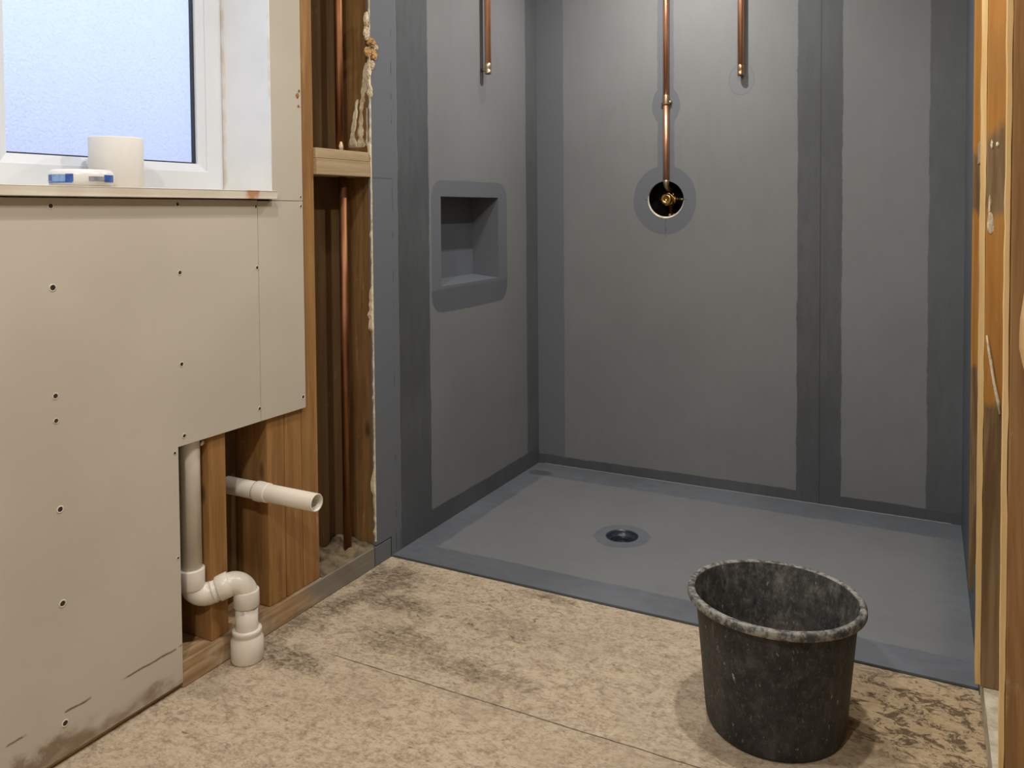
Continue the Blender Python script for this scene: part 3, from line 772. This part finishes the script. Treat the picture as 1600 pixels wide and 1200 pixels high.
bm = BM(); tube(bm, [(.627, .075, 1.165), (.627, .075, 1.33)], .009, 14); obj('feed_pipe', bm, m_copper_old, va)
# pale plaster collar left round the valve hole
bm = BM()
for i in range(60):
    a0 = PI*(.93+1.05*i/60); a1 = PI*(.93+1.05*(i+1)/60)
    def p(a_, r_, y): return (HX+r_*math.cos(a_), y, HZ+r_*math.sin(a_))
    k = .003+.0035*math.sin(PI*i/60)
    quad(bm, p(a0, HR+.0005, -.0008), p(a1, HR+.0005, -.0008), p(a1, HR-k, .004), p(a0, HR-k, .004))
obj('hole_edge', bm, m_gyp, wb)

# ------------------------------------------------------------------ right-hand stud wall
bm = BM(); prism(bm, [(wx(-1.1)+.003, -1.158), (wx(-2.34)+.001, -2.34), (1.928, -2.34), (1.928, -1.158)], lambda u, v, d: (u, v, d), ZF, .075)
def rplate():
    M = Mat('dusty_plate', .9); n = M.noise(24, detail=6, rough=.7)
    M.color(M.mix((166, 154, 132), (200, 190, 168), n.step(.35, .65))); M.bump(n, .3, .002); return M.m
m_rplate = rplate()
tag(obj('sole_plate', bm, m_rplate, origin=(1.86, -1.7, ZF), bevel=.002), 'pale dusty plate on the floor beneath the right-hand studs', 'timber')
bm = BM(); box(bm, (1.818, -1.155, ZF), (1.928, -.02, .070)); tag(obj('sole_plate', bm, m_stud_brown, origin=(1.86, -.6, ZF), bevel=.002), 'broken timber plate behind the grey upstand at the right edge of the tray', 'timber')
stud(-.74, -.68, .0705, ZC, m_stud_orange, 'orange timber stud directly behind the edge of the right grey wall', x0=1.788, x1=1.925)
s2 = stud(-1.29, -1.2305, .0755, ZC, m_stud_orange, 'orange and brown stud, middle one of the right-hand wall', x0=1.7985, x1=1.925)
s3 = stud(-2.00, -1.94, .0755, ZC, m_stud_brown, 'brown stud with a pale edge, second from the right frame edge', x0=1.8025, x1=1.925)
def lath(x0, x1, y0, y1, par):
    bm = BM(); r = random.Random(int(y0*-1000)); prev = None; n = 60
    for i in range(n+1):
        z = .08+(ZC-.08)*i/n; d0 = r.uniform(-.0008, .0008); d1 = r.uniform(-.0008, .0008)
        cur = [bm.verts.new((x0+d0, y0, z)), bm.verts.new((x1+d1, y0, z)), bm.verts.new((x1, y1, z)), bm.verts.new((x0+d0, y1, z))]
        if prev:
            for k in range(4): bm.faces.new((prev[k], prev[(k+1) % 4], cur[(k+1) % 4], cur[k]))
        else: bm.faces.new(cur)
        prev = cur
    bm.faces.new(prev)
    return obj('edge_lath', bm, m_lath, par)
lath(1.7865, 1.7980, -1.290, -1.270, s2)
lath(1.7950, 1.8020, -2.000, -1.975, s3)
# pale waney-edged timber nearest the camera
bm = BM(); prev = None
prof = [(.3, 1.822), (.62, 1.821), (.82, 1.822), (.96, 1.816), (1.00, 1.806), (1.04, 1.806), (1.08, 1.811), (1.15, 1.815), (1.22, 1.818), (1.27, 1.820), (1.33, 1.814), (1.40, 1.811), (1.47, 1.810), (2.5, 1.805)]
def pz(z):
    for (a0, b0), (a1, b1) in zip(prof, prof[1:]):
        if a0 <= z <= a1: return b0+(b1-b0)*(z-a0)/(a1-a0)
    return prof[0][1]
for i in range(121):
    z = .0755+(ZC-.0755)*i/120; x0 = pz(z)
    cur = [bm.verts.new((x0, -2.125, z)), bm.verts.new((x0+.006, -2.131, z)), bm.verts.new((1.90, -2.131, z)), bm.verts.new((1.90, -2.09, z)), bm.verts.new((x0+.003, -2.09, z))]
    if prev:
        for k in range(5): bm.faces.new((prev[k], prev[(k+1) % 5], cur[(k+1) % 5], cur[k]))
    else: bm.faces.new(cur)
    prev = cur
bm.faces.new(prev)
tag(obj('wall_stud', bm, m_pale, origin=(1.86, -2.11, .0755)), 'pale wavy-edged timber at the far right edge of the picture', 'stud')
# short block between first two right studs
bm = BM(); box(bm, (1.7925, -1.10, 1.315), (1.925, -.93, 1.372)); box(bm, (1.7925, -1.2298, 1.33), (1.925, -1.10, 1.372)); tag(obj('wall_noggin', bm, m_nog, origin=(1.86, -1.08, 1.315), bevel=.002), 'small grey-brown block between the right-hand studs at valve height', 'timber')
# plaster strand and smears on the middle right stud
bm = BM(); tube(bm, [(1.8030, -1.2925, .905), (1.8075, -1.2935, .870), (1.8120, -1.2945, .845), (1.8160, -1.2935, .815), (1.8210, -1.2930, .785), (1.8270, -1.2935, .755), (1.8310, -1.294, .725)], [.0015, .0030, .0036, .0032, .0036, .0040, .002], 10); obj('plaster_strand', bm, m_smear, s2)
bm = BM()
for q, (x, z, a_, b_) in enumerate(((1.808, 1.165, .0065, .028), (1.806, 1.205, .003, .022), (1.809, 1.345, .003, .010), (1.820, 1.345, .003, .006))):
    bm = BM(); chunk(bm, (x, -1.290, z), (a_, .002, b_), 31+q); obj('plaster_smear', bm, m_smear, s2)
# ragged gap edge on the grey board
bm = BM(); r = random.Random(9); prev = None
for i in range(161):
    z = .18+(2.48-.18)*i/160; d = r.random()**3*.003
    cur = [bm.verts.new((wx(-.6)-.0006, -.6003, z)), bm.verts.new((wx(-.6)+.001+d, -.6030, z)), bm.verts.new((wx(-.6)+.0115, -.6030, z)), bm.verts.new((wx(-.6)+.0115, -.6003, z))]
    if prev:
        for k in range(4): bm.faces.new((prev[k], prev[(k+1) % 4], cur[(k+1) % 4], cur[k]))
    prev = cur
o = obj('board_edge', bm, m_debris, bpy.data.objects['wall_right_shower'])

# ------------------------------------------------------------------ bucket
BX, BY, BH = 1.3655, -1.4985, .306
bk = thing('bucket', 'black rubber builder\'s bucket with a worn grey rim standing on the floor', 'bucket', (BX, BY, ZF))
SEG = 96
def bring(bm, r, z, ecc=0):
    out = []
    for i in range(SEG):
        a_ = 2*PI*i/SEG; x = r*math.cos(a_); y = r*math.sin(a_); k = max(0, z)/BH
        out.append(bm.verts.new((BX+x, BY+y*(1-.012*k), ZF+z+k*(-.0117*x-.040*y))))
    return out
def loft(bm, prof, mi=0):
    R_ = [bring(bm, r, z) for r, z in prof]
    for A, B in zip(R_, R_[1:]):
        for i in range(SEG):
            f = bm.faces.new((A[i], A[(i+1) % SEG], B[(i+1) % SEG], B[i])); f.smooth = True; f.material_index = mi
    return R_
bm = BM()
R_ = loft(bm, [(.148, 0), (.1545, .003), (.1585, .012), (.1610, .03), (.1660, .09), (.1720, .16), (.1775, .22), (.1815, .262), (.1825, .280)]); bm.faces.new(R_[0])
obj('body', bm, m_bucket, bk)
bm = BM()
R_ = loft(bm, [(.1850, .303), (.1785, .26), (.172, .20), (.164, .11), (.157, .03), (.150, .014), (.13, .010)]); bm.faces.new(R_[-1])
obj('inside', bm, m_bucket_in, bk)
bm = BM()
loft(bm, [(.1825, .2880), (.1990, .2865), (.2015, .2880), (.2025, .2910), (.2018, .3010), (.2000, .3045), (.1970, .3055), (.1890, .3055), (.1862, .3040), (.1845, .3000)])
obj('rim', bm, m_rim, bk)
